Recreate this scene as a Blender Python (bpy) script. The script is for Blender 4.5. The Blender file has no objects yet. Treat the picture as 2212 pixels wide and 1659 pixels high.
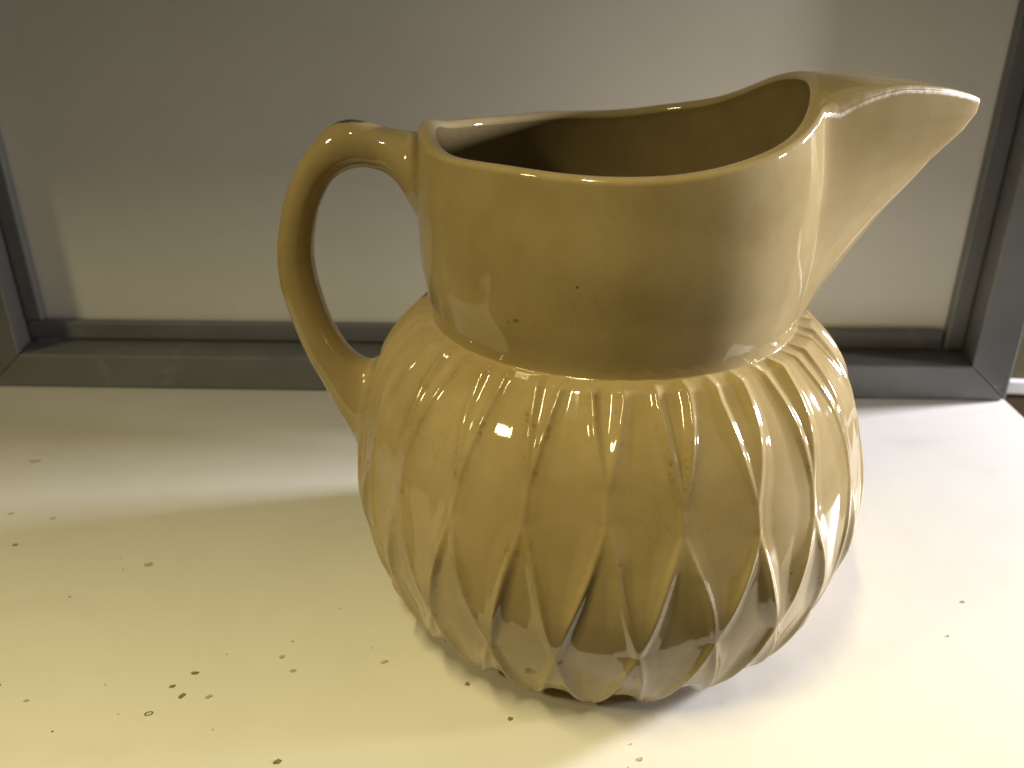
import bpy, math, random
import numpy as np
from mathutils import Vector, Matrix

SC = bpy.context.scene
COL = SC.collection
random.seed(7)
rng = np.random.default_rng(11)
R = math.radians

# ------------------------------------------------------------------ camera
cam_d = bpy.data.cameras.new('camera')
cam = bpy.data.objects.new('camera', cam_d)
COL.objects.link(cam)
YAW, PITCH, ROLL = -0.1215, 0.4412, -0.0034
F = Vector((math.sin(YAW) * math.cos(PITCH), math.cos(YAW) * math.cos(PITCH), -math.sin(PITCH)))
RT = Vector((math.cos(YAW), -math.sin(YAW), 0.0))
UP = RT.cross(F)
R2 = math.cos(ROLL) * RT + math.sin(ROLL) * UP
U2 = -math.sin(ROLL) * RT + math.cos(ROLL) * UP
m = Matrix((R2, U2, -F)).transposed().to_4x4()
m.translation = Vector((0.0, -0.3001, 0.2320))
cam.matrix_world = m
cam_d.sensor_width = 36.0
cam_d.lens = 36.0 * 1846.88 / 2212.0
cam_d.clip_start = 0.01
cam_d.clip_end = 50.0
cam_d.dof.use_dof = True
cam_d.dof.focus_distance = 0.265
cam_d.dof.aperture_fstop = 14.0
SC.camera = cam

# ------------------------------------------------------------------ light
SC.view_settings.view_transform = 'Standard'
SC.view_settings.look = 'None'
SC.view_settings.exposure = 0.0
SC.view_settings.gamma = 1.0
SC.render.engine = 'CYCLES'
SC.cycles.max_bounces = 10
SC.cycles.diffuse_bounces = 6
world = bpy.data.worlds.new('World')
SC.world = world
world.use_nodes = True
bgn = world.node_tree.nodes['Background']
bgn.inputs['Color'].default_value = (1.0, 0.80, 0.42, 1)
bgn.inputs['Strength'].default_value = 0.026


def area_lamp(name, loc, target, sx, sy, power, color):
    d = bpy.data.lights.new(name, 'AREA')
    d.shape = 'RECTANGLE'
    d.size, d.size_y = sx, sy
    d.energy = power
    d.color = color
    o = bpy.data.objects.new(name, d)
    COL.objects.link(o)
    o.location = loc
    v = Vector(target) - Vector(loc)
    o.rotation_euler = v.to_track_quat('-Z', 'Y').to_euler()
    return o


# cool lamp low on the right, behind the plane of the frame, shining past its end
area_lamp('cool_light', (0.90, 0.385, 0.27), (0.0, 0.0, 0.05), 0.12, 0.13, 23.5, (0.94, 0.93, 1.0))
area_lamp('cool_light', (1.05, 0.05, 0.24), (0.0, 0.0, 0.08), 0.07, 0.06, 5.0, (1.0, 0.94, 0.92))  # extra fill added to brighten the right side of the bowl
# warm ceiling tube in front (an added, unseen upper board keeps its light off the back), warm room light from the left
area_lamp('tube_lamp', (-0.32, -0.60, 1.65), (-0.32, -0.599, 0.0), 0.04, 0.7, 24.0, (1.0, 0.84, 0.41))
area_lamp('room_light', (-1.30, -1.00, 1.25), (0, 0.05, 0.1), 0.30, 0.26, 12.5, (1.0, 0.84, 0.41)).data.shape = 'ELLIPSE'


# ------------------------------------------------------------------ helpers
def tag(o, label=None, cat=None, group=None, kind=None):
    if label: o['label'] = label
    if cat: o['category'] = cat
    if group: o['group'] = group
    if kind: o['kind'] = kind
    return o


def empty(name, loc=(0, 0, 0), rz=0.0):
    o = bpy.data.objects.new(name, None)
    o.empty_display_size = 0.05
    COL.objects.link(o)
    o.location = loc
    o.rotation_euler = (0, 0, rz)
    return o


def mesh_obj(name, V, Fc, mat, parent=None, normals=None, attrs=None, smooth=True):
    me = bpy.data.meshes.new(name)
    V = np.asarray(V, dtype=np.float32)
    Fc = np.asarray(Fc, dtype=np.int32)
    k = Fc.shape[1]
    me.vertices.add(len(V))
    me.vertices.foreach_set('co', V.ravel())
    me.loops.add(Fc.size)
    me.loops.foreach_set('vertex_index', Fc.ravel())
    me.polygons.add(len(Fc))
    me.polygons.foreach_set('loop_start', np.arange(0, Fc.size, k, dtype=np.int32))
    me.polygons.foreach_set('use_smooth', np.full(len(Fc), smooth, dtype=bool))
    me.update(calc_edges=True)
    if attrs:
        for an, av in attrs.items():
            a = me.attributes.new(an, 'FLOAT', 'POINT')
            a.data.foreach_set('value', np.asarray(av, dtype=np.float32))
    if normals is not None:
        me.normals_split_custom_set_from_vertices([tuple(n) for n in normals])
    me.materials.append(mat)
    o = bpy.data.objects.new(name, me)
    COL.objects.link(o)
    o.parent = parent
    return o


def bevel_prism(name, ring_a, ring_b, mat, parent, bev=0.0008):
    """closed solid between two equal loops (lists of Vectors), bevelled."""
    import bmesh
    bm = bmesh.new()
    a = [bm.verts.new(v) for v in ring_a]
    b = [bm.verts.new(v) for v in ring_b]
    n = len(a)
    for i in range(n):
        bm.faces.new((a[i], a[(i + 1) % n], b[(i + 1) % n], b[i]))
    bm.faces.new(a[::-1])
    bm.faces.new(b)
    bmesh.ops.recalc_face_normals(bm, faces=bm.faces)
    if bev > 0:
        bmesh.ops.bevel(bm, geom=list(bm.edges), offset=bev, segments=2, profile=0.5, affect='EDGES', clamp_overlap=True)
    me = bpy.data.meshes.new(name)
    bm.to_mesh(me)
    bm.free()
    me.materials.append(mat)
    for p in me.polygons:
        p.use_smooth = False
    o = bpy.data.objects.new(name, me)
    COL.objects.link(o)
    o.parent = parent
    return o


def box(name, lo, hi, mat, parent=None, bev=0.001):
    x0, y0, z0 = lo
    x1, y1, z1 = hi
    A = [Vector((x0, y0, z0)), Vector((x1, y0, z0)), Vector((x1, y1, z0)), Vector((x0, y1, z0))]
    B = [Vector((v.x, v.y, z1)) for v in A]
    return bevel_prism(name, A, B, mat, parent, bev)


# ------------------------------------------------------------------ materials
def new_mat(name):
    mt = bpy.data.materials.new(name)
    mt.use_nodes = True
    nt = mt.node_tree
    b = nt.nodes['Principled BSDF']
    return mt, nt, b


def N(nt, typ, **kw):
    n = nt.nodes.new(typ)
    for k, v in kw.items():
        if k.startswith('_'):
            setattr(n, k[1:], v)
        else:
            n.inputs[k.replace('__', ' ')].default_value = v
    return n


def ramp(nt, fac, stops):
    r = nt.nodes.new('ShaderNodeValToRGB')
    e = r.color_ramp.elements
    while len(e) < len(stops):
        e.new(0.5)
    for i, (p, c) in enumerate(stops):
        e[i].position = p
        e[i].color = (c[0], c[1], c[2], 1) if not np.isscalar(c) else (c, c, c, 1)
    nt.links.new(fac, r.inputs['Fac'])
    return r.outputs['Color']


def mix(nt, fac, a, b, mode='MIX'):
    n = nt.nodes.new('ShaderNodeMix')
    n.data_type = 'RGBA'
    n.blend_type = mode
    for s, v in ((0, fac), (6, a), (7, b)):
        if isinstance(v, (int, float)):
            n.inputs[s].default_value = v
        elif isinstance(v, tuple):
            n.inputs[s].default_value = (v[0], v[1], v[2], 1)
        else:
            nt.links.new(v, n.inputs[s])
    return n.outputs[2]


def math_n(nt, op, a, b=None):
    n = nt.nodes.new('ShaderNodeMath')
    n.operation = op
    for s, v in ((0, a), (1, b)):
        if v is None: continue
        if isinstance(v, (int, float)):
            n.inputs[s].default_value = v
        else:
            nt.links.new(v, n.inputs[s])
    return n.outputs[0]


def noise(nt, vec, scale, detail=3.0, rough=0.5, dist=0.0):
    n = nt.nodes.new('ShaderNodeTexNoise')
    n.inputs['Scale'].default_value = scale
    n.inputs['Detail'].default_value = detail
    n.inputs['Roughness'].default_value = rough
    n.inputs['Distortion'].default_value = dist
    nt.links.new(vec, n.inputs['Vector'])
    return n.outputs['Fac']


def glaze_material(name='cream_glaze', c0=(0.345, 0.260, 0.118), c1=(0.450, 0.358, 0.195)):
    mt, nt, b = new_mat(name)
    co = nt.nodes.new('ShaderNodeTexCoord').outputs['Object']
    big = noise(nt, co, 26.0, 5.0, 0.62)
    base = ramp(nt, big, [(0.30, c0), (0.70, c1)])
    # crazing lines in the glaze
    dn = nt.nodes.new('ShaderNodeTexNoise')
    dn.inputs['Scale'].default_value = 90.0
    nt.links.new(co, dn.inputs['Vector'])
    vm = nt.nodes.new('ShaderNodeVectorMath')
    vm.operation = 'MULTIPLY_ADD'
    nt.links.new(dn.outputs['Color'], vm.inputs[0])
    vm.inputs[1].default_value = (0.006, 0.006, 0.006)
    nt.links.new(co, vm.inputs[2])
    vo = nt.nodes.new('ShaderNodeTexVoronoi')
    vo.feature = 'DISTANCE_TO_EDGE'
    vo.inputs['Scale'].default_value = 150.0
    nt.links.new(vm.outputs[0], vo.inputs['Vector'])
    craze = ramp(nt, vo.outputs['Distance'], [(0.0, 1.0), (0.035, 0.0)])
    cz = math_n(nt, 'MULTIPLY', craze, math_n(nt, 'MULTIPLY', ramp(nt, noise(nt, co, 30.0), [(0.45, 0.0), (0.62, 1.0)]), 0.22))
    base = mix(nt, cz, base, (0.30, 0.19, 0.06))
    # grime that collects along the moulded ridges, specks
    gr = nt.nodes.new('ShaderNodeAttribute')
    gr.attribute_name = 'grime'
    sp = ramp(nt, noise(nt, co, 420.0, 4.0, 0.65), [(0.54, 0.0), (0.66, 1.0)])
    pat = ramp(nt, noise(nt, co, 45.0, 3.0, 0.6), [(0.46, 0.0), (0.64, 1.0)])
    gm = math_n(nt, 'MULTIPLY', gr.outputs['Fac'], math_n(nt, 'MULTIPLY', pat, math_n(nt, 'ADD', math_n(nt, 'MULTIPLY', sp, 0.48), 0.18)))
    base = mix(nt, gm, base, (0.16, 0.10, 0.025))
    # few loose pin specks everywhere
    ps = nt.nodes.new('ShaderNodeTexVoronoi')
    ps.inputs['Scale'].default_value = 110.0
    nt.links.new(co, ps.inputs['Vector'])
    pm = math_n(nt, 'MULTIPLY', ramp(nt, ps.outputs['Distance'], [(0.04, 1.0), (0.07, 0.0)]),
                ramp(nt, noise(nt, co, 75.0, 2.0), [(0.58, 0.0), (0.66, 0.7)]))
    base = mix(nt, pm, base, (0.13, 0.085, 0.03))
    # worn, chalky rim
    we = nt.nodes.new('ShaderNodeAttribute')
    we.attribute_name = 'wear'
    wn = noise(nt, co, 260.0, 5.0, 0.7)
    wf = ramp(nt, math_n(nt, 'ADD', math_n(nt, 'MULTIPLY', we.outputs['Fac'], 1.0), math_n(nt, 'MULTIPLY', wn, 0.55)), [(0.62, 0.0), (0.95, 1.0)])
    base = mix(nt, math_n(nt, 'MULTIPLY', wf, 0.55), base, (0.56, 0.46, 0.30))
    # dark stains / chips of their own shape
    st = nt.nodes.new('ShaderNodeAttribute')
    st.attribute_name = 'stain'
    sf = ramp(nt, math_n(nt, 'ADD', st.outputs['Fac'], math_n(nt, 'MULTIPLY', math_n(nt, 'SUBTRACT', wn, 0.5), 0.5)), [(0.35, 0.0), (0.6, 1.0)])
    base = mix(nt, math_n(nt, 'MULTIPLY', sf, st.outputs['Alpha']), base, (0.022, 0.020, 0.010))
    nt.links.new(base, b.inputs['Base Color'])
    rg = math_n(nt, 'ADD', math_n(nt, 'MULTIPLY', noise(nt, co, 120.0, 4.0, 0.6), 0.07), 0.022)
    rg = math_n(nt, 'ADD', rg, math_n(nt, 'MULTIPLY', wf, 0.40))
    rg = math_n(nt, 'ADD', rg, math_n(nt, 'MULTIPLY', gm, 0.25))
    nt.links.new(rg, b.inputs['Roughness'])
    b.inputs['IOR'].default_value = 1.52
    b.inputs['Subsurface Weight'].default_value = 0.0
    # hand made waviness + fine pitting
    bh = math_n(nt, 'ADD', math_n(nt, 'MULTIPLY', noise(nt, co, 45.0, 2.0, 0.5), 0.00014),
                math_n(nt, 'MULTIPLY', noise(nt, co, 700.0, 2.0, 0.5), 0.000008))
    bh = math_n(nt, 'ADD', bh, math_n(nt, 'MULTIPLY', math_n(nt, 'MULTIPLY', wn, wf), 0.00007))
    bp = nt.nodes.new('ShaderNodeBump')
    bp.inputs['Strength'].default_value = 1.0
    bp.inputs['Distance'].default_value = 1.0
    nt.links.new(bh, bp.inputs['Height'])
    nt.links.new(bp.outputs['Normal'], b.inputs['Normal'])
    return mt


def table_material():
    mt, nt, b = new_mat('white_laminate')
    co = nt.nodes.new('ShaderNodeTexCoord').outputs['Object']
    n1 = noise(nt, co, 9.0, 4.0, 0.55)
    base = ramp(nt, n1, [(0.3, (0.665, 0.650, 0.605)), (0.7, (0.705, 0.695, 0.660))])
    # greasy smears towards the back
    mp = nt.nodes.new('ShaderNodeMapping')
    mp.inputs['Rotation'].default_value = (0, 0, 0.35)
    mp.inputs['Scale'].default_value = (10, 34, 10)
    nt.links.new(co, mp.inputs['Vector'])
    sm = ramp(nt, noise(nt, mp.outputs[0], 1.0, 5.0, 0.65, 0.6), [(0.60, 0.0), (0.78, 1.0)])
    base = mix(nt, math_n(nt, 'MULTIPLY', sm, 0.16), base, (0.36, 0.30, 0.22))
    dv = nt.nodes.new('ShaderNodeTexVoronoi')
    dv.inputs['Scale'].default_value = 160.0
    nt.links.new(co, dv.inputs['Vector'])
    du = math_n(nt, 'MULTIPLY', ramp(nt, dv.outputs['Distance'], [(0.05, 1.0), (0.11, 0.0)]), ramp(nt, noise(nt, co, 60.0, 2.0), [(0.56, 0.0), (0.70, 1.0)]))
    base = mix(nt, math_n(nt, 'MULTIPLY', du, 0.30), base, (0.30, 0.26, 0.19))
    blot = ramp(nt, noise(nt, co, 26.0, 6.0, 0.7), [(0.48, 0.0), (0.75, 1.0)])
    base = mix(nt, math_n(nt, 'MULTIPLY', blot, 0.10), base, (0.52, 0.46, 0.36))
    nt.links.new(base, b.inputs['Base Color'])
    rg = math_n(nt, 'ADD', math_n(nt, 'MULTIPLY', noise(nt, co, 40.0, 5.0, 0.65), 0.22), 0.22)
    nt.links.new(rg, b.inputs['Roughness'])
    b.inputs['IOR'].default_value = 1.45
    bp = nt.nodes.new('ShaderNodeBump')
    bp.inputs['Distance'].default_value = 1.0
    bp.inputs['Strength'].default_value = 1.0
    nt.links.new(math_n(nt, 'MULTIPLY', noise(nt, co, 35.0, 2.0), 0.0002), bp.inputs['Height'])
    nt.links.new(bp.outputs['Normal'], b.inputs['Normal'])
    return mt


def metal_material():
    mt, nt, b = new_mat('grey_painted_metal')
    co = nt.nodes.new('ShaderNodeTexCoord').outputs['Object']
    base = ramp(nt, noise(nt, co, 25.0, 4.0, 0.6), [(0.3, (0.140, 0.145, 0.148)), (0.7, (0.175, 0.180, 0.183))])
    sm = ramp(nt, noise(nt, co, 38.0, 5.0, 0.6, 0.8), [(0.62, 0.0), (0.74, 1.0)])
    base = mix(nt, math_n(nt, 'MULTIPLY', sm, 0.5), base, (0.30, 0.28, 0.24))
    bv = nt.nodes.new('ShaderNodeBevel')
    bv.samples = 4
    bv.inputs['Radius'].default_value = 0.0016
    ge = nt.nodes.new('ShaderNodeNewGeometry')
    dt = nt.nodes.new('ShaderNodeVectorMath')
    dt.operation = 'DOT_PRODUCT'
    nt.links.new(bv.outputs['Normal'], dt.inputs[0])
    nt.links.new(ge.outputs['Normal'], dt.inputs[1])
    ed = ramp(nt, dt.outputs['Value'], [(0.80, 1.0), (0.97, 0.0)])
    ed = math_n(nt, 'MULTIPLY', ed, ramp(nt, noise(nt, co, 60.0, 4.0, 0.6), [(0.35, 0.0), (0.6, 1.0)]))
    base = mix(nt, math_n(nt, 'MULTIPLY', ed, 0.55), base, (0.42, 0.42, 0.42))
    nt.links.new(base, b.inputs['Base Color'])
    b.inputs['Metallic'].default_value = 0.0
    nt.links.new(math_n(nt, 'ADD', math_n(nt, 'MULTIPLY', noise(nt, co, 90.0, 4.0), 0.2), 0.30), b.inputs['Roughness'])
    return mt


def panel_material():
    mt, nt, b = new_mat('off_white_board')
    co = nt.nodes.new('ShaderNodeTexCoord').outputs['Object']
    base = ramp(nt, noise(nt, co, 7.0, 5.0, 0.6), [(0.3, (0.76, 0.755, 0.70)), (0.7, (0.82, 0.815, 0.765))])
    sm = ramp(nt, noise(nt, co, 30.0, 5.0, 0.65, 0.5), [(0.66, 0.0), (0.80, 1.0)])
    base = mix(nt, math_n(nt, 'MULTIPLY', sm, 0.30), base, (0.34, 0.31, 0.25))
    mp = nt.nodes.new('ShaderNodeMapping')
    mp.inputs['Rotation'].default_value = (0, 0.7, 0)
    mp.inputs['Scale'].default_value = (3, 3, 14)
    nt.links.new(co, mp.inputs['Vector'])
    wp = ramp(nt, noise(nt, mp.outputs[0], 1.0, 5.0, 0.6, 0.4), [(0.42, 0.0), (0.72, 1.0)])
    base = mix(nt, math_n(nt, 'MULTIPLY', wp, 0.16), base, (0.50, 0.48, 0.42))
    nt.links.new(base, b.inputs['Base Color'])
    nt.links.new(math_n(nt, 'ADD', math_n(nt, 'MULTIPLY', noise(nt, co, 300.0, 2.0), 0.2), 0.38), b.inputs['Roughness'])
    bp = nt.nodes.new('ShaderNodeBump')
    bp.inputs['Distance'].default_value = 1.0
    nt.links.new(math_n(nt, 'MULTIPLY', noise(nt, co, 900.0, 2.0), 0.00008), bp.inputs['Height'])
    nt.links.new(bp.outputs['Normal'], b.inputs['Normal'])
    return mt


def plain(name, c, rough=0.6, sc=20.0, var=0.15):
    mt, nt, b = new_mat(name)
    co = nt.nodes.new('ShaderNodeTexCoord').outputs['Object']
    lo = tuple(x * (1 - var) for x in c)
    hi = tuple(x * (1 + var) for x in c)
    nt.links.new(ramp(nt, noise(nt, co, sc, 4.0, 0.6), [(0.3, lo), (0.7, hi)]), b.inputs['Base Color'])
    b.inputs['Roughness'].default_value = rough
    return mt


M_GLAZE = glaze_material()
M_INSIDE = glaze_material('shaded_inner_glaze', (0.22, 0.165, 0.075), (0.31, 0.24, 0.125))  # same glaze, darkened: the shade inside is put into its colour
M_TABLE = table_material()
M_METAL = metal_material()
M_PANEL = panel_material()
M_CHIP = plain('chipped_core', (0.21, 0.165, 0.095), 0.8, 1500.0, 0.5)
M_CHIP2 = plain('faint_chip', (0.42, 0.37, 0.26), 0.7, 1500.0, 0.3)
M_FLOOR = plain('dark_floor', (0.055, 0.042, 0.030), 0.7)
M_WALL = plain('olive_wall', (0.20, 0.16, 0.085), 0.9, 3.0)
M_SHELFW = plain('pale_shelf_paint', (0.55, 0.53, 0.50), 0.5)
M_OLIVE = plain('olive_carton', (0.085, 0.070, 0.028), 0.85)
M_BROWN = plain('brown_carton', (0.14, 0.09, 0.05), 0.8)

# ------------------------------------------------------------------ setting
FRAME_ANG = math.atan2(0.0807, 0.9967)
FO = Vector((-0.3539, 0.1488, 0.0))           # frame origin on the shelf top
ZFLOOR = -0.78
mesh_obj('floor', [(-4, -4, ZFLOOR), (4, -4, ZFLOOR), (4, 4, ZFLOOR), (-4, 4, ZFLOOR)], [(0, 1, 2, 3)], M_FLOOR)
tag(bpy.data.objects['floor'], kind='structure')
wl = box('wall', (-2.5, 1.50, ZFLOOR), (2.5, 1.56, 2.0), M_WALL, None, 0.0)
tag(wl, 'dim olive wall far behind the grey frame', 'wall', kind='structure')

# shelf unit carrying everything (local axes along the frame)
unit = tag(empty('shelf_unit', FO, FRAME_ANG), 'glossy white shelf top with small dark chips under the pitcher', 'shelf')
U0, U1 = -0.040, 0.5975
V_FRONT = -0.288                              # front edge, local y
top = box('top_panel', (U0, V_FRONT, -0.018), (U1, 0.075, 0.0), M_TABLE, unit, 0.0012)
for u in (U0 + 0.002, U1 - 0.020):
    box('side_panel', (u, V_FRONT + 0.004, ZFLOOR + 0.0), (u + 0.018, 0.07, -0.0182), M_TABLE, unit, 0.0008)
box('back_panel', (U0 + 0.021, 0.060, ZFLOOR + 0.001), (U1 - 0.021, 0.066, -0.0184), M_TABLE, unit, 0.0)

box('unseen_shade_panel', (U0 - 0.36, V_FRONT - 0.015, 0.420), (U1, 0.075, 0.438), M_METAL, unit, 0.0012)  # unseen board, added and sized to shade the rim and back board
for u in (U0 + 0.004, U1 - 0.026):
    box('shade_panel_post', (u, 0.050, 0.0004), (u + 0.016, 0.066, 0.4196), M_METAL, unit, 0.001)  # unseen supports added under the shading board


def chip(x, y, rx, ry, rot, mat, ring=False):
    n = 14
    inv = Matrix.Rotation(-FRAME_ANG, 4, 'Z')
    vs, fs = [], []
    loops = [(1.0, 0.00012), (0.80, 0.00034), (0.45, 0.00022)] if not ring else [(1.0, 0.00012), (0.85, 0.0004), (0.66, 0.00012)]
    jit = [1 + random.uniform(-.32, .32) for _ in range(n)]
    for s, z in loops:
        for i in range(n):
            a = 2 * math.pi * i / n
            px, py = rx * s * jit[i] * math.cos(a), ry * s * jit[i] * math.sin(a)
            wx = x + px * math.cos(rot) - py * math.sin(rot)
            wy = y + px * math.sin(rot) + py * math.cos(rot)
            l = inv @ (Vector((wx, wy, 0)) - FO)
            vs.append((l.x, l.y, z))
    for k in range(len(loops) - 1):
        for i in range(n):
            j = (i + 1) % n
            fs.append((k * n + i, k * n + j, (k + 1) * n + j, (k + 1) * n + i))
    if not ring:
        c = len(vs)
        vs.append((sum(v[0] for v in vs[-n:]) / n, sum(v[1] for v in vs[-n:]) / n, 0.0002))
        for i in range(n):
            fs.append((2 * n + i, 2 * n + (i + 1) % n, c, c))
    me = bpy.data.meshes.new('chip')
    me.from_pydata(vs, [], [f if f[2] != f[3] else f[:3] for f in fs])
    me.materials.append(mat)
    o = bpy.data.objects.new('chip', me)
    COL.objects.link(o)
    o.parent = top


CH = [(-.2639, -.0089, 1.5, 1.0, 0.2, 0), (-.1959, -.0154, 2.0, 1.6, 0.3, 1), (-.1465, -.0751, 1.6, 1.0, .4, 0),
      (-.1513, -.0824, 1.25, .8, .5, 0), (-.1459, -.0862, 1.9, 1.15, .9, 0), (-.1362, -.0857, 1.6, .8, .6, 1),
      (-.1535, -.0955, 1.5, 1.1, .8, 2), (-.1172, -.0634, 1.1, 1.0, .1, 1), (-.1105, -.0699, 1.1, 1.0, .8, 1),
      (-.1013, -.1099, 1.3, 1.1, .6, 0), (-.0451, -.0687, .95, .9, .1, 0), (-.0274, -.083, 1.0, .9, .2, 0),
      (.0172, -.0948, .85, .75, .2, 1), (-.078, -.0613, 1.6, .9, .6, 1), (-.2, -.095, 1.0, .6, .4, 1),
      (-.1824, -.1069, .35, .3, 0, 0), (-.1162, -.0547, .5, .4, 0, 1), (-.2179, -.04, .6, .4, .2, 1),
      (-.2594, .0132, 1.6, 1.1, .2, 1), (-.3016, .0622, 3.2, 1.2, .25, 1), (-.2818, .0146, 1.6, .9, .1, 1),
      (-.2144, -.0891, .7, .6, 0, 0), (.150, .0, .7, .6, 0, 1), (.137, -.022, .6, .4, 0, 1)]
for _ in range(14):
    CH.append((random.uniform(-.27, .02), random.uniform(-.105, .03), random.uniform(.15, .4), random.uniform(.15, .3), random.uniform(0, 3), 1))
CH = [c for c in CH if math.hypot(c[0], c[1]) > .082]
for x, y, a, b_, rt, kd in CH:
    chip(x, y, a * .00092, b_ * .00092, rt, M_CHIP2 if kd == 1 else M_CHIP, kd == 2)

# framed board standing at the back of the shelf
fr = tag(empty('framed_board', FO, FRAME_ANG), 'grey metal framed off white board standing upright behind the pitcher', 'frame')
FI0, FI1 = -0.0095, 0.5722        # opening at the front
FU0, FU1 = -0.0340, 0.5966        # outside
BI0, BI1 = -0.0160, 0.5768        # opening at the back of the reveal
GI0, GI1 = -0.0040, 0.5647        # board edge between the beads
TB, HT = 0.0226, 0.400            # bar height, frame height
DEP = 0.0245
BK = 0.040


def bar(a_out0, a_out1, a_in0, a_in1, a_bk0, a_bk1):
    """mitred bar: outer edge line, inner front edge line, inner back edge line; each a (u, z) pair."""
    r0 = [Vector((a_out0[0], 0, a_out0[1])), Vector((a_in0[0], 0, a_in0[1])), Vector((a_bk0[0], DEP, a_bk0[1])),
          Vector((a_bk0[0], BK, a_bk0[1])), Vector((a_out0[0], BK, a_out0[1]))]
    r1 = [Vector((a_out1[0], 0, a_out1[1])), Vector((a_in1[0], 0, a_in1[1])), Vector((a_bk1[0], DEP, a_bk1[1])),
          Vector((a_bk1[0], BK, a_bk1[1])), Vector((a_out1[0], BK, a_out1[1]))]
    return r0, r1


Z0 = 0.0006
g = 0.00012
r0, r1 = bar((FU0 + g, Z0), (FU1 - g, Z0), (FI0 + g, TB), (FI1 - g, TB), (BI0 + g, TB - .0006), (BI1 - g, TB - .0006))
bevel_prism('rail', r0, r1, M_METAL, fr, 0.0011)
r0, r1 = bar((FU0 + g, HT), (FU1 - g, HT), (FI0 + g, HT - TB), (FI1 - g, HT - TB), (BI0 + g, HT - TB + .004), (BI1 - g, HT - TB + .004))
bevel_prism('rail', r0, r1, M_METAL, fr, 0.0011)
r0, r1 = bar((FU1, Z0 + g), (FU1, HT - g), (FI1, TB + g), (FI1, HT - TB - g), (BI1, TB - .0006 + g), (BI1, HT - TB + .004 - g))
bevel_prism('stile', r0, r1, M_METAL, fr, 0.0011)
r0, r1 = bar((FU0, Z0 + g), (FU0, HT - g), (FI0, TB + g), (FI0, HT - TB - g), (BI0, TB - .0006 + g), (BI0, HT - TB + .004 - g))
bevel_prism('stile', r0, r1, M_METAL, fr, 0.0011)
# glazing beads round the board
BZ0, BZ1 = 0.0228, 0.0356
YB0, YB1 = 0.0235, 0.0300
box('bead', (BI0 + .0010, YB0, BZ0 + .0008), (BI1 - .0136, YB1, BZ1), M_METAL, fr, 0.0014)
box('bead', (BI0 + .0010, YB0, HT - BZ1), (BI1 - .0136, YB1, HT - BZ0 - .001), M_METAL, fr, 0.0014)
box('bead', (GI1, YB0 - .0004, BZ0 + .0006), (BI1 - .0008, YB1, HT - BZ0 - .001), M_METAL, fr, 0.0014)
box('bead', (BI0 + .0008, YB0 - .0004, BZ1 + .0002), (GI0, YB1, HT - BZ1 - .0002), M_METAL, fr, 0.0014)
box('board', (BI0 + .002, 0.0302, 0.0262), (BI1 - .002, 0.0345, HT - .0262), M_PANEL, fr, 0.0004)

# things glimpsed past the right end of the frame
sh = tag(empty('storage_shelf', (0.33, 0.45, 0.0)), 'pale edged storage shelf beyond the right end of the frame', 'shelf')
box('shelf_board', (0.0, 0.0, -0.1105), (0.62, 0.34, -0.0975), M_SHELFW, sh, 0.001)
box('upright', (0.60, 0.01, ZFLOOR), (0.618, 0.34, -0.1108), M_SHELFW, sh, 0.001)
tag(box('carton', (0.34, 0.462, -0.40), (0.86, 0.75, -0.118), M_BROWN, None, 0.002), 'brown carton in shadow under the pale edged shelf', 'box')
box('lower_board', (0.0, 0.0, -0.4135), (0.598, 0.34, -0.4005), M_SHELFW, sh, 0.001)
tag(box('carton', (0.345, 0.4545, -0.0970), (0.82, 0.75, 0.16), M_OLIVE, None, 0.002), 'dim olive carton standing on top of the pale edged shelf', 'box')

# ------------------------------------------------------------------ pitcher
pit = tag(empty('pitcher', (0, 0, 0)), 'glossy cream yellow ceramic pitcher with moulded petals and a pointed spout', 'pitcher')

HB = 0.1213
ZK = np.array([0, .08, .2, .35, .5, .65, .8, .92, 1.0]) * HB
RK = np.array([.0708, .0792, .0876, .0931, .0950, .0929, .0881, .0802, .0702])
NECK = (.0652, .1792, -2.21)


def spline(z):
    n = len(ZK)
    h = np.diff(ZK)
    A = np.zeros((n, n)); bb = np.zeros(n); A[0, 0] = A[-1, -1] = 1
    for i in range(1, n - 1):
        A[i, i - 1] = h[i - 1]; A[i, i] = 2 * (h[i - 1] + h[i]); A[i, i + 1] = h[i]
        bb[i] = 3 * ((RK[i + 1] - RK[i]) / h[i] - (RK[i] - RK[i - 1]) / h[i - 1])
    c = np.linalg.solve(A, bb)
    i = np.clip(np.searchsorted(ZK, z) - 1, 0, n - 2)
    zc = np.clip(z, 0, HB)
    t = zc - ZK[i]
    b1 = (RK[i + 1] - RK[i]) / h[i] - h[i] * (2 * c[i] + c[i + 1]) / 3
    d = (c[i + 1] - c[i]) / (3 * h[i])
    r = RK[i] + b1 * t + c[i] * t * t + d * t ** 3
    s = b1 + 2 * c[i] * t + 3 * d * t * t
    return r + (z - zc) * s, s


def neck_r(z):
    q = z - HB
    return NECK[0] + NECK[1] * q + NECK[2] * q * q


def sstep(x, a, b):
    t = np.clip((x - a) / (b - a), 0, 1)
    return t * t * (3 - 2 * t)


def smax(a, b, k):
    return 0.5 * (a + b + np.sqrt((a - b) ** 2 + k * k))


def wob(seed, ph, k):
    """smooth periodic random function of azimuth."""
    rr = np.random.default_rng(seed)
    s = np.zeros_like(ph)
    for i in range(1, k + 1):
        s = s + rr.normal() / i ** .5 * np.sin(i * ph + rr.uniform(0, 6.28))
    return s


NPET = 24
NC = 1200
PH = np.linspace(-math.pi, math.pi, NC, endpoint=False)     # azimuth 0 faces the camera
SPA = R(97.0)
SPW = R(31.0)
dS = (PH - SPA + math.pi) % (2 * math.pi) - math.pi
TS = dS / SPW
SDIR = np.array([math.sin(SPA), -math.cos(SPA)])

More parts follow.
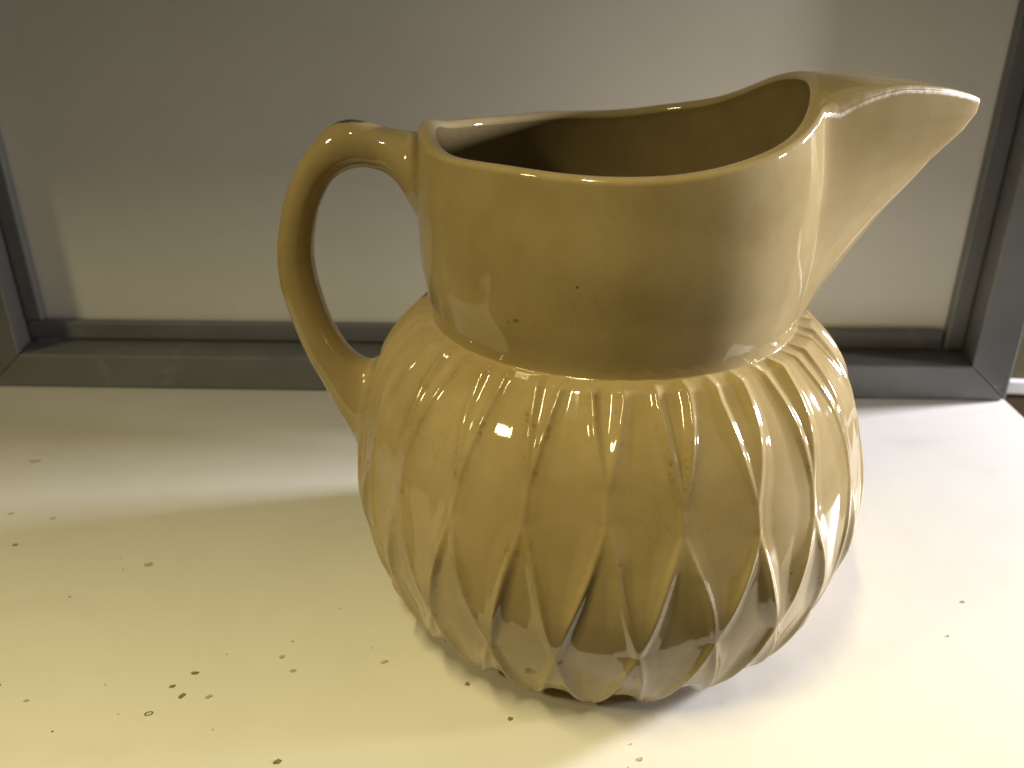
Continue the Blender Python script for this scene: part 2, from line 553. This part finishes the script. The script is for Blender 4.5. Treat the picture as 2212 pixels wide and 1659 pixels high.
Z_C, Z_A, Z_T, Z_B = 0.0935, 0.0835, 0.0394, 0.0046
PER = 2 * math.pi / NPET


def petal_layout(z):
    """per (row z, column): which panel, |s| to its edge, panel width."""
    tw = R(0.8) - R(1.3) * (1 - sstep(np.array([z]), 0.004, 0.040)[0])
    # irregular hand cut petals
    jz = 0.0018 * wob(3, PH * NPET / 6.0 + 40 * z, 3)
    zj = z + jz * 1.1
    ph = PH - tw + R(0.35) * np.sin(PH * 5 + z * 60) + R(0.25) * np.sin(PH * 11 - z * 90)
    q = (ph / PER)
    k = np.floor(q + .5)
    x = (q - k) * PER                      # offset from nearest apex line, -PER/2..PER/2
    cw = np.clip((zj - Z_C) / (HB - Z_C), 0, 1) ** .95 * PER * .25
    bw = np.where(zj > Z_T, np.clip((Z_A - zj) / (Z_A - Z_T), 0, 1) ** .95 * PER * .5,
                  np.clip((zj - Z_B) / (Z_T - Z_B), 0, 1) ** .85 * PER * .5)
    inner = np.maximum(cw, bw)             # half width of the panel centred on the apex line
    ax = np.abs(x)
    is_in = ax < inner
    # the other panel is centred half a period away
    ow = PER * .5 - inner
    ox = PER * .5 - ax
    d = np.where(is_in, inner - ax, ow - ox)          # angular distance to the ridge
    w = np.where(is_in, inner, ow)
    kind = np.where(is_in, np.where(zj > 0.088, 2, 1), np.where(zj > Z_T, 0, 3))
    idx = np.where(is_in, k, np.floor(q)) % NPET
    side = np.where(is_in, np.sign(x), -np.sign(x))
    return d, w, kind, idx, side


rows = []      # each row: (NC,3)
rmeta = []     # section name
grime_rows, wear_rows, kind_rows, idx_rows = [], [], [], []


def add_row(X, Y, Z, sec, grime=None, wear=None, kind=None, idx=None):
    rows.append(np.stack([X, Y, Z], -1))
    rmeta.append(sec)
    z0 = np.zeros(NC)
    grime_rows.append(z0 if grime is None else grime)
    wear_rows.append(z0 if wear is None else wear)
    kind_rows.append(np.full(NC, -1) if kind is None else kind)
    idx_rows.append(z0 if idx is None else idx)


sn, cs = np.sin(PH), -np.cos(PH)


def ring(r, z, sec, **kw):
    r = np.broadcast_to(r, (NC,)); z = np.broadcast_to(z, (NC,))
    add_row(r * sn, r * cs, z, sec, **kw)


# underside and foot
for r_, z_ in ((.0005, .0022), (.02, .0022), (.045, .0022), (.0610, .0022), (.0630, .0008), (.0640, .0003), (.0660, .0003),
               (.0672, .0008), (.0680, .0016)):
    ring(r_, z_, 'foot')
# bowl with moulded petals, displaced along the profile normal
HA = 0.0021
zb = np.concatenate([np.linspace(.0022, .010, 26), np.linspace(.010, .105, 150)[1:], np.linspace(.105, .1285, 70)[1:]])
for z in zb:
    r, s = spline(np.array([max(z, .0022)]))
    r, s = float(r[0]), float(s[0])
    if z > HB:                                      # flat ledge in to the neck
        r = float(spline(np.array([HB]))[0][0]) - 3.2 * (z - HB)
        s = -1.2
    if z < .0055:                                   # tuck in towards the foot
        r -= .0068 * ((.0055 - z) / .0033) ** 1.6
    nl = math.hypot(1, s)
    nr, nz = 1 / nl, -s / nl
    d, w, kind, idx, side = petal_layout(min(z, HB))
    dm = d * max(r, .06)                            # metres to the ridge
    wm = w * max(r, .06)
    fl = np.clip(wm * .62, .0018, .0058)
    fl = fl * np.where(side > 0, 1.12, .9)
    dr_ = np.sqrt(dm ** 2 + .0007 ** 2) - .0005
    t = np.clip(1 - dr_ / fl, 0, 1)
    wmin = np.minimum(w, PER * .5 - w) * max(r, .06)
    hgt = HA * np.clip(.60 + wmin / .0100, .60, 1.0)
    hgt = hgt * (1 - .08 * sstep(np.array([z]), .086, .104)[0])
    prof = .62 * t ** 1.35 + .42 * np.exp(-(dm / .0012) ** 2)
    depth = sstep(wm, .0, .0085)
    h = hgt * (1 - depth * (1 - prof))
    # each petal sits a little proud or low, upper petals overlap the lower ones
    rr = np.random.default_rng(5)
    off = rr.normal(0, .00018, (4, NPET))
    flat = sstep(dm, 0.0, .004)
    h += off[kind, idx.astype(int)] * flat
    h += np.where(kind == 0, .0003, np.where(kind == 1, -.0002, np.where(kind == 2, -.0005, 0.0))) * sstep(dm, 0, .0032)
    fade = sstep(np.array([z]), .0022, .0046)[0] * (1 - sstep(np.array([z]), .1203, .1240)[0])
    if z < .03:
        h *= .95 + .05 * z / .03
    h *= fade
    qd = np.abs(((PH - R(.3 - .8) ) / PER + .5) % 1.0 - .5) * 2
    cut = sstep(qd, .08, .95) * (1 - sstep(np.array([z]), .0045, .0175)[0])
    h = h - .0024 * cut
    R0 = r + h * nr
    Zc = z + h * nz
    rn = neck_r(np.array([max(z, .11)]))[0]
    R0 = smax(R0, rn, .0011) if z > .10 else R0
    ring(R0, Zc, 'bowl', grime=np.exp(-((dm - .0012) / .0016) ** 2) * fade, kind=kind, idx=idx)

# neck, with the spout pulled out of it
dz_sp = np.abs(np.degrees(dS))
ZLIP = .1840 + .0208 * np.exp(-(dz_sp / 46.0) ** 2)
dh = np.degrees((PH - R(-86) + math.pi) % (2 * math.pi) - math.pi)
ZLIP = ZLIP + .0050 * np.exp(-(dh / 20.0) ** 2) + .00035 * wob(21, PH, 9) * .9
# straight-line fraction along the spout side, 0 at the crease, 1 at the tip
fr_t = np.clip(1 - np.abs(TS), 0, 1)
ZSP = np.interp(fr_t, [0, .12, .25, .48, .74, .92, 1.0], [.1965, .1988, .2006, .2024, .2005, .1972, .1952])
kw = np.exp(-np.linspace(-2.2, 2.2, 41) ** 2)
ZSP = np.convolve(np.concatenate([ZSP[-20:], ZSP, ZSP[:20]]), kw / kw.sum(), 'valid')
wsp = sstep(fr_t, 0.0, 0.14)
ZOUT = ZLIP * (1 - wsp) + ZSP * wsp
Lk_z = np.array([.118, .1235, .1266, .1372, .1458, .1596, .1759, .1859, .1915, .1960, .21])
Lk_l = np.array([0.0, .0012, .0046, .0112, .0168, .0260, .0388, .0492, .0530, .0538, .0540])


def gprof(t):
    a = np.abs(t)
    e = .075
    v = 1 - (np.sqrt(a * a + e * e) - e) / (math.sqrt(1 + e * e) - e)
    v = np.clip(v, 0, 1)
    f = .22
    return np.where(a < 1, np.maximum(0, (np.sqrt(v * v + f * f * .25) - f * .5)) / (math.sqrt(1 + f * f * .25) - f * .5), 0.0) ** 1.08


GP = gprof(TS)
ZN0 = zb[-1]
NV = 110
WT = .0056
QR = .0026
LG = np.interp(ZOUT, Lk_z, Lk_l) * GP
QO = np.minimum(QR + .0016 * np.exp(-((fr_t - .14) / .10) ** 2) * (fr_t > 0) - .0011 * sstep(fr_t, .2, .5), .62 * (WT - QR + LG)).clip(.0013)
for i in range(1, NV + 1):
    v = i / NV
    Z = ZN0 + (ZOUT - QO - ZN0) * v
    rn = neck_r(Z)
    rn = rn + .00018 * np.sin(Z * 210 + PH * 2) * sstep(Z, .1286, .142) + .00022 * wob(31, PH, 5) * sstep(Z, .13, .15)
    L = np.interp(Z, Lk_z, Lk_l) * GP
    wr = .55 * sstep(Z, ZOUT - QO - .0030, ZOUT - QO) * (.35 + .65 * (fr_t > .02))
    add_row(rn * sn + L * SDIR[0], rn * cs + L * SDIR[1], Z, 'neck', wear=wr)
OX, OY, OZ = rows[-1][:, 0], rows[-1][:, 1], rows[-1][:, 2]
# rounded outer edge of the rim
RI = neck_r(ZLIP) - WT
BXr = RI + QR + .0001
BX, BY = BXr * sn, BXr * cs
inx, iny = BX - OX, BY - OY
ln = np.hypot(inx, iny)
inx, iny = inx / ln, iny / ln
for a in np.linspace(0, 90, 8)[1:]:
    ca, sa = math.cos(R(a)), math.sin(R(a))
    add_row(OX + inx * QO * (1 - ca), OY + iny * QO * (1 - ca), OZ + QO * sa, 'rim', wear=.34 + (.02 + .17 * (ca < .95)) * sstep(fr_t, .05, .3))
AX, AY, AZ = rows[-1].T.copy()
NHD = 22
for i in range(1, NHD + 1):
    v = i / NHD
    e = v * v * (3 - 2 * v) * .5 + v * .5
    Z = AZ + (ZLIP - AZ) * e + .0008 * np.sin(math.pi * v) * wsp
    add_row(AX + (BX - AX) * v, AY + (BY - AY) * v, Z, 'hood' if i < NHD - 5 else 'lip', wear=.28 * (1 - v) ** 2 * wsp + .36 * (1 - wsp) + .1 * wsp * (v > .8))
# rounded inner edge
for a in np.linspace(90, 0, 8)[1:]:
    ca, sa = math.cos(R(a)), math.sin(R(a))
    r = RI + QR * (1 - ca)
    Zr = ZLIP - QR + QR * sa
    ring(r, Zr, 'lip', wear=np.full(NC, .34 * sa))
# inner wall
ZI0 = ZLIP - QR
for v in np.linspace(0, 1, 50)[1:]:
    Z = ZI0 + (.1235 - ZI0) * v
    ring(neck_r(Z) - WT, Z, 'inside')
for z in np.linspace(.1235, .0105, 44)[1:]:
    r, s = spline(np.array([z]))
    r = smax(float(r[0]) - .0065, float(neck_r(np.array([max(z, .118)]))[0]) - WT if z > .1 else 0, .002)
    ring(r, z, 'inside')
for r_, z_ in ((.070, .0085), (.06, .0075), (.03, .007), (.0005, .007)):
    ring(r_, z_, 'inside')

P = np.stack(rows)                                   # rows, cols, 3
NR = P.shape[0]
VID = np.arange(NR * NC).reshape(NR, NC)
nxt = np.roll(VID, -1, 1)
QUADS = np.stack([VID[:-1], nxt[:-1], nxt[1:], VID[1:]], -1)      # (NR-1, NC, 4)
flat = P.reshape(-1, 3)


def vertex_normals(V, Q):
    a = V[Q[:, 2]] - V[Q[:, 0]]
    b = V[Q[:, 3]] - V[Q[:, 1]]
    n = np.cross(a, b)
    out = np.zeros_like(V)
    for i in range(4):
        np.add.at(out, Q[:, i], n)
    return out / (np.linalg.norm(out, axis=1, keepdims=True) + 1e-20)


VN = vertex_normals(flat, QUADS.reshape(-1, 4))
GR = np.stack(grime_rows).ravel()
WE = np.stack(wear_rows).ravel()
ST = np.zeros(NR * NC)


def stain(px, rad, strength=1.0, ax=None):
    d = np.linalg.norm((flat - np.array(px)) / np.array(rad), axis=1)
    np.maximum(ST, strength * np.clip(1.25 - d * .75, 0, 1), out=ST)


def on_neck(ph, z, r=None):
    r = neck_r(np.array([z]))[0] if r is None else r
    return (r * math.sin(ph), -r * math.cos(ph), z)


stain(on_neck(R(-24.5), .1395), (.0022, .004, .0011), .46)
stain(on_neck(R(-26.5), .1385), (.0012, .004, .0012), .42)
stain(on_neck(R(-8), .1530), (.0006, .004, .0006), .6)
stain(on_neck(R(-5), .1370), (.0004, .004, .0004), .6)
stain(on_neck(R(12), .1560), (.0004, .004, .0005), .6)
# dark crack along the far edge of the spout
for fq in np.linspace(.50, .74, 9):
    cj = int(np.argmin(np.abs(fr_t - fq) + 9.0 * (dS < 0)))
    for ir in range(NR):
        if rmeta[ir] == 'rim':
            stain(P[ir, cj], (.0016, .0016, .0008), .8)
            break
KD = np.stack(kind_rows)
IX = np.stack(idx_rows).astype(int)


def part(name, mask, parent, mat=M_GLAZE):
    q = QUADS[mask].reshape(-1, 4)
    used, invq = np.unique(q, return_inverse=True)
    return mesh_obj(name, flat[used], invq.reshape(-1, 4), mat, parent, VN[used],
                    {'grime': GR[used], 'wear': WE[used], 'stain': ST[used]})


secq = np.array(rmeta[1:])                           # section of the upper row of each quad
SEC = np.broadcast_to(secq[:, None], (NR - 1, NC))
KQ = KD[1:]
IQ = IX[1:]
SPC = np.broadcast_to((np.abs(TS) < .99)[None, :], (NR - 1, NC))
ZQ = P[1:, :, 2]
SPm = (SEC == 'neck') & SPC & (ZQ > .1262)
bowlm = (SEC == 'bowl')
petm = bowlm & (KQ >= 0) & (KQ <= 3) & (ZQ < .1262) & (ZQ > .0042)
bowl = part('bowl', bowlm & ~petm & (ZQ > .1), pit)
part('foot', (SEC == 'foot') | (bowlm & ~petm & (ZQ < .1)), pit)
for kd in (0, 2, 1, 3):
    for i in range(NPET):
        mk = petm & (KQ == kd) & (IQ == i)
        if mk.any():
            part('petal', mk, bowl)
part('neck', (SEC == 'neck') & ~SPm, pit)
part('spout', SPm | ((SEC == 'hood') & SPC) | ((SEC == 'rim') & SPC), pit)
part('rim', (SEC == 'lip') | (((SEC == 'hood') | (SEC == 'rim')) & ~SPC), pit)
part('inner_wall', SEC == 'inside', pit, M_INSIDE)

# ---- handle: paired outer / inner edge points (radius, height) in its plane
HAZ = R(-84)
HP = [((.0628, .1850), (.0625, .1475), .0200), ((.0660, .1853), (.0655, .1500), .0175), ((.0700, .1856), (.0692, .1574), .0148),
      ((.0775, .1867), (.0740, .1664), .0112), ((.0830, .1882), (.0790, .1716), .0092), ((.0880, .1893), (.0845, .1736), .0088),
      ((.0925, .1895), (.0885, .1738), .0086), ((.0980, .1876), (.0920, .1731), .0085), ((.1035, .1828), (.0957, .1714), .0084),
      ((.1093, .1759), (.0995, .1680), .0083), ((.1150, .1652), (.1040, .1600), .0082), ((.1187, .1541), (.1064, .1522), .0082),
      ((.1206, .1445), (.1079, .1435), .0082), ((.1211, .1343), (.1077, .1350), .0082), ((.1197, .1250), (.1063, .1262), .0082),
      ((.1171, .1140), (.1039, .1170), .0083), ((.1134, .1025), (.1003, .1090), .0086), ((.1090, .0925), (.0960, .1033), .0091),
      ((.1042, .0805), (.0915, .1008), .0100), ((.1002, .0723), (.0888, .1012), .0112), ((.0975, .0650), (.0860, .1030), .0124),
      ((.0950, .0590), (.0838, .1050), .0132), ((.0915, .0570), (.0815, .1050), .0132)]


def catmull(A, n):
    A = np.asarray(A, float)
    out = []
    m_ = len(A)
    for s in np.linspace(0, m_ - 1, n):
        i = min(int(s), m_ - 2)
        t = s - i
        p0, p1, p2, p3 = A[max(i - 1, 0)], A[i], A[i + 1], A[min(i + 2, m_ - 1)]
        out.append(.5 * (2 * p1 + (p2 - p0) * t + (2 * p0 - 5 * p1 + 4 * p2 - p3) * t * t + (3 * p1 - p0 - 3 * p2 + p3) * t ** 3))
    return np.array(out)


hp = np.array([[a[0], a[1], b[0], b[1], w] for a, b, w in HP])
hs = catmull(hp, 170)
NS = 56
hd = np.array([math.sin(HAZ), -math.cos(HAZ), 0.0])
hb_ = np.array([math.cos(HAZ), math.sin(HAZ), 0.0])
ang = np.linspace(0, 2 * math.pi, NS, endpoint=False)
HV = []
for o0, o1, i0, i1, w in hs:
    c = np.array([(o0 + i0) / 2, (o1 + i1) / 2])
    hvec = np.array([(o0 - i0) / 2, (o1 - i1) / 2])
    ce = np.sign(np.cos(ang)) * np.abs(np.cos(ang)) ** .92
    se = np.sign(np.sin(ang)) * np.abs(np.sin(ang)) ** .92
    rr = c[0] + hvec[0] * ce
    zz = c[1] + hvec[1] * ce
    HV.append(rr[:, None] * hd + zz[:, None] * np.array([0, 0, 1.0]) + (w * se)[:, None] * hb_)
HV = np.array(HV)
nh = HV.shape[0]
hid = np.arange(nh * NS).reshape(nh, NS)
hq = np.stack([hid[:-1], np.roll(hid, -1, 1)[:-1], np.roll(hid, -1, 1)[1:], hid[1:]], -1).reshape(-1, 4)
hv = HV.reshape(-1, 3)
hn = vertex_normals(hv, hq)
cen = np.repeat(HV.mean(1), NS, 0)
if ((hn * (hv - cen)).sum(1)).mean() < 0:
    hn = -hn
    hq = hq[:, ::-1]
# melt the handle into the wall: blend normals near the join
rad = np.hypot(hv[:, 0], hv[:, 1])
rb, sb = spline(np.clip(hv[:, 2], .0, HB))
rn_ = neck_r(hv[:, 2])
wall = np.where(hv[:, 2] > HB, rn_, np.maximum(rb, neck_r(hv[:, 2]) * (hv[:, 2] > .11)))
gap = rad - wall
nb = np.stack([hv[:, 0] / rad, hv[:, 1] / rad, np.where(hv[:, 2] > HB, -.1, -sb)], -1)
nb /= np.linalg.norm(nb, axis=1, keepdims=True)
bl = (1 - sstep(gap, .0002, .0050))[:, None]
hn = hn * (1 - bl) + nb * bl
hn /= np.linalg.norm(hn, axis=1, keepdims=True)
hst = np.zeros(len(hv))


def hstain(r, z, off, rad_, s):
    c = r * hd + np.array([0, 0, z]) + off * hb_
    d = np.linalg.norm(((hv - c) @ np.stack([hd, hb_, [0, 0, 1.0]], 1)) / np.array(rad_), axis=1)
    np.maximum(hst, s * np.clip(1.3 - d * .8, 0, 1), out=hst)


hstain(.0920, .1900, -.0008, (.0080, .0040, .0026), 1.0)
hstain(.0865, .1893, -.0030, (.0030, .0020, .0020), .8)
hstain(.0985, .1868, -.0040, (.0035, .0024, .0020), .7)
hstain(.1100, .1010, .0060, (.0012, .004, .0022), .48)
hstain(.1000, .1060, .0050, (.0008, .004, .0012), .45)
hgr = np.exp(-((gap - .001) / .002) ** 2) * .5
mesh_obj('handle', hv, hq, M_GLAZE, pit, hn, {'grime': hgr, 'wear': np.zeros(len(hv)), 'stain': hst})
